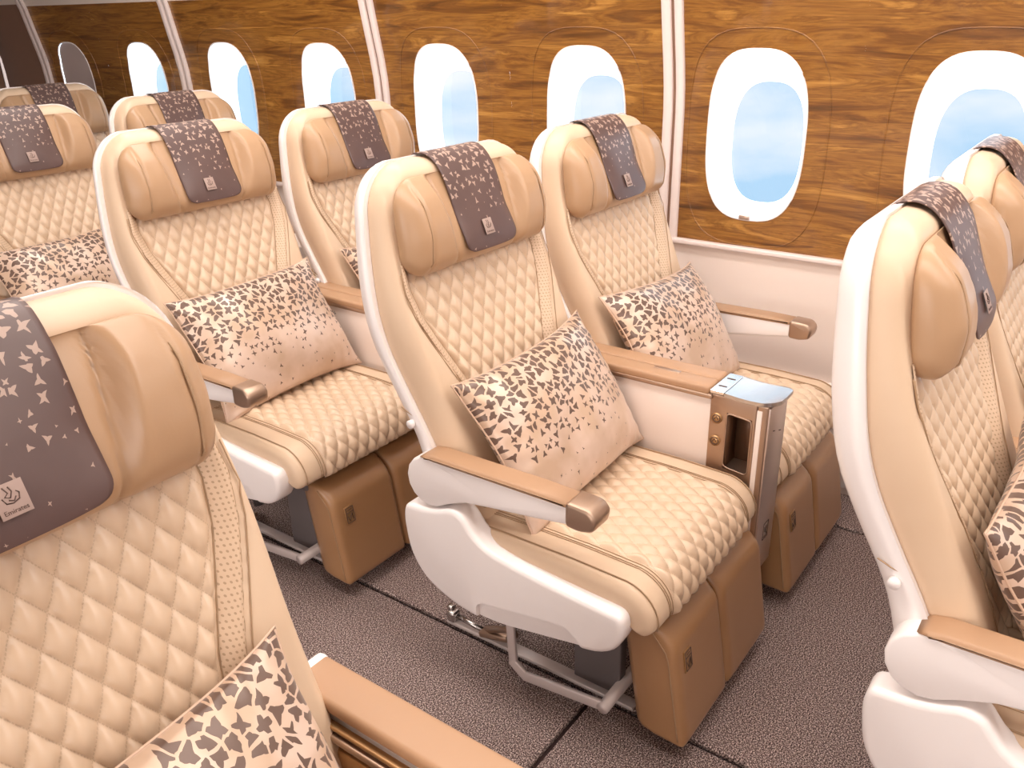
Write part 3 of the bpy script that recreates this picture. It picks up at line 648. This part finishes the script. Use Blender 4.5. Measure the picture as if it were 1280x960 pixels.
# headrest cover (antimacassar) draped over the top of the seat
def make_cover(seed=0):
    path = [(-.170, 1.166), (-.164, 1.175), (-.150, 1.1805), (-.132, 1.182), (-.116, 1.179), (-.098, 1.166), (-.084, 1.148), (-.070, 1.125), (-.057, 1.10), (-.045, 1.075), (-.033, 1.047), (-.021, 1.018), (-.013, .995), (-.011, .975)]
    pa = np.array(path); dd = np.r_[0, np.cumsum(np.hypot(*np.diff(pa, axis=0).T))]; L = dd[-1]
    s = np.concatenate([np.linspace(0, L-.03, 46), L-.03+.03*np.sin(np.linspace(.1, 1, 9)*pi/2)])
    u = np.linspace(-1, 1, 27); U, S = np.meshgrid(u, s)
    k = np.clip((S-(L-.03))/.03, 0, 1); hw = .088-.028*(1-np.sqrt(1-k**2)); hw = hw+.004*np.clip(1-S/.1, 0, 1)
    sp = np.array([np.interp(S, dd, pa[:, 0]), np.interp(S, dd, pa[:, 1])])
    # smooth the path
    y = sum(np.interp(S+o, dd, pa[:, 0]) for o in (-.012, 0, .012))/3; z = sum(np.interp(S+o, dd, pa[:, 1]) for o in (-.012, 0, .012))/3
    X = U*hw; y = y-.010*np.abs(U)**3*np.clip((S-.12)/.08, 0, 1)*np.clip((L-S)/.08, .3, 1)
    P = np.stack([X, y, z], -1); UV = np.stack([X, L-S], -1)
    me = gridmesh('headrest_cover', P, UV, flip=True)
    o = obj('headrest_cover', me, 'cover_fabric'); sd = o.modifiers.new('thick', 'SOLIDIFY'); sd.thickness = .0022; sd.offset = 1
    # woven badge: pale square with curling script and a line of text below
    TB = Matrix.Translation((.012, -.0205, 1.024)) @ Matrix.Rotation(math.atan2(.0245, .058), 4, 'X')
    bm = bmesh.new(); g = mbox('badge', (0, .0012, 0), (.030, .0008, .034), .0002, 'mat_logo', o)
    bm = bmesh.new()
    def st(pts, r=.0007): tube(bm, [(q[0]*.030, .0018, q[1]*.034) for q in pts], r, 4)
    st([(.15, .40), (.05, .20), (.18, .12), (.02, .05), (-.08, .22), (-.02, .38)]); st([(.28, .1), (.2, -.08), (0, -.12), (-.22, -.05), (-.28, .12), (-.2, .2)])
    st([(.1, 0), (-.05, -.06), (-.15, .05)]); 
    obj('emblem', bm, 'ink', g)
    t = D.curves.new('text', 'FONT'); t.body = 'Emirates'; t.size = .0068; t.align_x = 'CENTER'; t.extrude = .0002
    to = D.objects.new('lettering', t); COL.objects.link(to); dg = bpy.context.evaluated_depsgraph_get(); me = D.meshes.new_from_object(to.evaluated_get(dg)); D.objects.remove(to)
    me.transform(Matrix.Translation((0, .0018, -.0135)) @ Matrix.Rotation(pi, 4, 'Z') @ Matrix.Rotation(pi/2, 4, 'X'))
    me.materials.clear(); obj('lettering', me, 'ink', g, smooth=False)
    g.matrix_local = TB
    return o

# throw pillow
def make_pillow(seed):
    rg = np.random.RandomState(seed); nu, nv = 61, 47; PW, PH = .248, .175
    u = cl(nu, .6); v = cl(nv, .6); U, V = np.meshgrid(u, v)
    A = PW*(1-.07*(1-np.abs(V)**2)**1.0*np.abs(U)**4+.02*(np.abs(V)**6)*np.abs(U)**6)
    B = PH*(1-.08*(1-np.abs(U)**2)*np.abs(V)**4+.03*(np.abs(U)**6)*np.abs(V)**6)
    X, Z = U*A, V*B
    T = .062*((1-np.abs(U)**2.6)*(1-np.abs(V)**2.4))**.52
    wr_ = np.zeros_like(T)
    for k in range(9):
        ph = rg.rand()*6.28; kx, kz = rg.uniform(-26, 26), rg.uniform(-26, 26); wr_ += np.sin(kx*X+kz*Z+ph+2*np.sin(9*X+kz*.3*Z))*.0016
    # radiating edge puckers
    pk = .0022*np.sin(U*34+rg.rand()*6)*np.abs(V)**5+.0022*np.sin(V*26+rg.rand()*6)*np.abs(U)**5
    msk = np.clip((1-np.maximum(np.abs(U), np.abs(V)))/.1, 0, 1)
    bend = -.25*X**2
    Yf = T+(wr_+pk)*msk+bend; Yb = -T*.8+wr_*msk+bend
    wav = .004*np.sin(X*20+rg.rand()*6)*np.abs(V)**4+.004*np.sin(Z*24+rg.rand()*6)*np.abs(U)**4
    Pf = np.stack([X, Yf+wav, Z], -1); Pb = np.stack([X, Yb+wav, Z], -1)
    UV = np.stack([X+PW+seed*.37, Z+PH], -1)
    o = obj('throw_pillow', closegrid('throw_pillow', Pf, Pb, UV), 'pillow_satin')
    bm = bmesh.new(); per = [Pf[0, i] for i in range(nu)]+[Pf[j, -1] for j in range(1, nv)]+[Pf[-1, i] for i in range(nu-2, -1, -1)]+[Pf[j, 0] for j in range(nv-2, -1, -1)]
    tube(bm, [tuple(p) for p in per], .0022, 5, False); obj('piping', bm, 'pillow_trim', o)
    return o
mat('pillow_trim', (214, 182, 158), .4)

# ------------------------------------------------------------------ placing them
CX, CY, P_, WD = -1.465, -1.10, .97, .6227
proto = {'aisle': make_seat('aisle'), 'window': make_seat('window')}
con = seat_console(); cov = make_cover(); pil = [make_pillow(k) for k in range(3)]
used = set()
def take(key, o):
    if key in used: return copy_tree(o)
    used.add(key); return o
SEATS = [  # key, kind, x, y, seat label, cover label, pillow (index, dx, rot) , pillow label
 ('A0', 'aisle', CX, CY, 'cream quilted aisle seat in the middle of the picture with armrest and baggage bar', 'patterned brown cover over the headrest of the middle aisle seat', (0, -.005, .04, 0), 'patterned satin pillow on the middle aisle seat, behind the white armrest'),
 ('W0', 'window', CX-WD, CY, 'cream quilted window seat beside the open polished console', 'brown cover on the headrest of the window seat just left of the large wall window', (1, .015, -.06, 0), 'satin pillow on the window seat behind the polished console'),
 ('A1', 'aisle', CX, CY-P_, 'cream quilted aisle seat one row behind the middle seat', 'brown cover on the headrest of the aisle seat one row behind the middle seat', (2, .01, .02, 0), 'satin pillow on the aisle seat one row behind the middle seat'),
 ('W1', 'window', CX-WD, CY-P_, 'cream quilted window seat one row back, between the two brown-covered aisle seats', 'brown cover on the headrest of the window seat one row back', (0, 0, 0, 0), 'mostly hidden satin pillow on the window seat one row back'),
 ('A2', 'aisle', CX, CY-2*P_, 'cream quilted aisle seat cut by the left picture edge, two rows back', 'brown cover at the left picture edge, on the aisle seat two rows back', (1, .03, .03, 0), 'satin pillow at the left picture edge on the aisle seat two rows back'),
 ('W2', 'window', CX-WD, CY-2*P_, 'cream window seat two rows back, peeking above the aisle seat headrest', 'brown cover on the headrest of the window seat two rows back', None, ''),
 ('W3', 'window', CX-WD-.0, CY-3*P_, 'tan window seat furthest back, near the closed window', 'brown cover on the furthest headrest near the closed window', None, ''),
 ('R1', 'aisle', CX, CY+P_, 'cream aisle seat seen side on at the right edge, nearest on the right', 'brown cover seen side on, on the nearer of the two headrests at the right edge', (2, -.01, .03, 0), 'satin pillow on the nearer seat at the right picture edge'),
 ('R2', 'window', CX-WD, CY+P_, 'cream window seat behind the side-on aisle seat at the right edge', 'brown cover seen side on, on the further headrest at the right edge', (0, -.01, 0, 0), 'satin pillow on the further seat at the right picture edge, only a corner showing'),
]
MIR = {'window'}
for key, kind, x, y, sl, cl_, pl, plb in SEATS:
    s = take(kind, proto[kind]); s.location = (x, y, 0); tag(s, sl, 'airline seat', 'quilted airline seats')
    c = take('cover', cov); c.location = (x, y, 0); tag(c, cl_, 'headrest cover', 'brown headrest covers')
    if pl:
        p = take('pil%d' % pl[0], pil[pl[0]]); p.location = (x+pl[1], y+.162, .618); p.rotation_mode = 'YXZ'; p.rotation_euler = (math.radians(32), pl[2], 0)
        tag(p, plb, 'pillow', 'patterned satin pillows')
for y, lb in ((CY, 'shared console with polished open flap between the middle aisle seat and its window seat'), (CY-P_, 'shared console with tan leather top between the seats one row behind the middle seat'),
              (CY-2*P_, 'shared console between the seats two rows back, hidden behind headrests'), (CY+P_, 'shared console between the two side-on seats at the right edge')):
    c = take('con', con); c.location = (CX, y, 0); tag(c, lb, 'console', 'consoles between seat pairs')
# foreground seat across the aisle, with its own straight armrest toward the aisle
FXs, FYs = CX+1.160, CY+.301
def make_front_seat():
    s = empty('airline_seat')
    for ch in list(proto['aisle'].children):
        if ch.name.split('.')[0] in ('armrest', 'side_panel'): continue
        copy_tree(ch, s)
    a = empty('armrest'); a.parent = s; a.location = (.021, 0, -.008)
    mbox('arm_pad', (-.303, .30, .6115), (.066, .60, .022), .008, 'arm_leather', a, 3)
    mbox('arm_body', (-.306, .295, .50), (.052, .60, .20), .01, 'white_shell', a)
    mbox('end_cap', (-.303, .004, .612), (.068, .022, .024), .009, 'white_shell', a, 3)
    mbox('tray_lip', (-.268, .30, .590), (.012, .56, .006), .002, 'brass', a)
    mbox('tray_lip', (-.262, .30, .578), (.012, .56, .010), .003, 'bronze', a)
    mbox('tray_pocket', (-.268, .30, .50), (.020, .56, .12), .006, 'brass', a)
    mbox('tray_recess', (-.2575, .36, .50), (.004, .38, .09), .001, 'pocket', a)
    return s
s = make_front_seat(); s.location = (FXs, FYs, 0); tag(s, 'large cream quilted seat in the lower left foreground, across the aisle', 'airline seat', 'quilted airline seats')
c = copy_tree(cov); c.location = (FXs, FYs, 0); tag(c, 'large brown headrest cover in the left foreground', 'headrest cover', 'brown headrest covers')
p = copy_tree(pil[1]); p.location = (FXs+.040, FYs+.166, .606); p.rotation_euler = (math.radians(32), .03, 0); tag(p, 'large patterned pillow at the bottom left on the foreground seat', 'pillow', 'patterned satin pillows')
# dark end of the overhead locker, top left
ov = tag(mbox('trim_6', (-2.0, -4.6, 1.86), (.5, .5, .22), .04, 'overhead_dark', None), kind='structure')
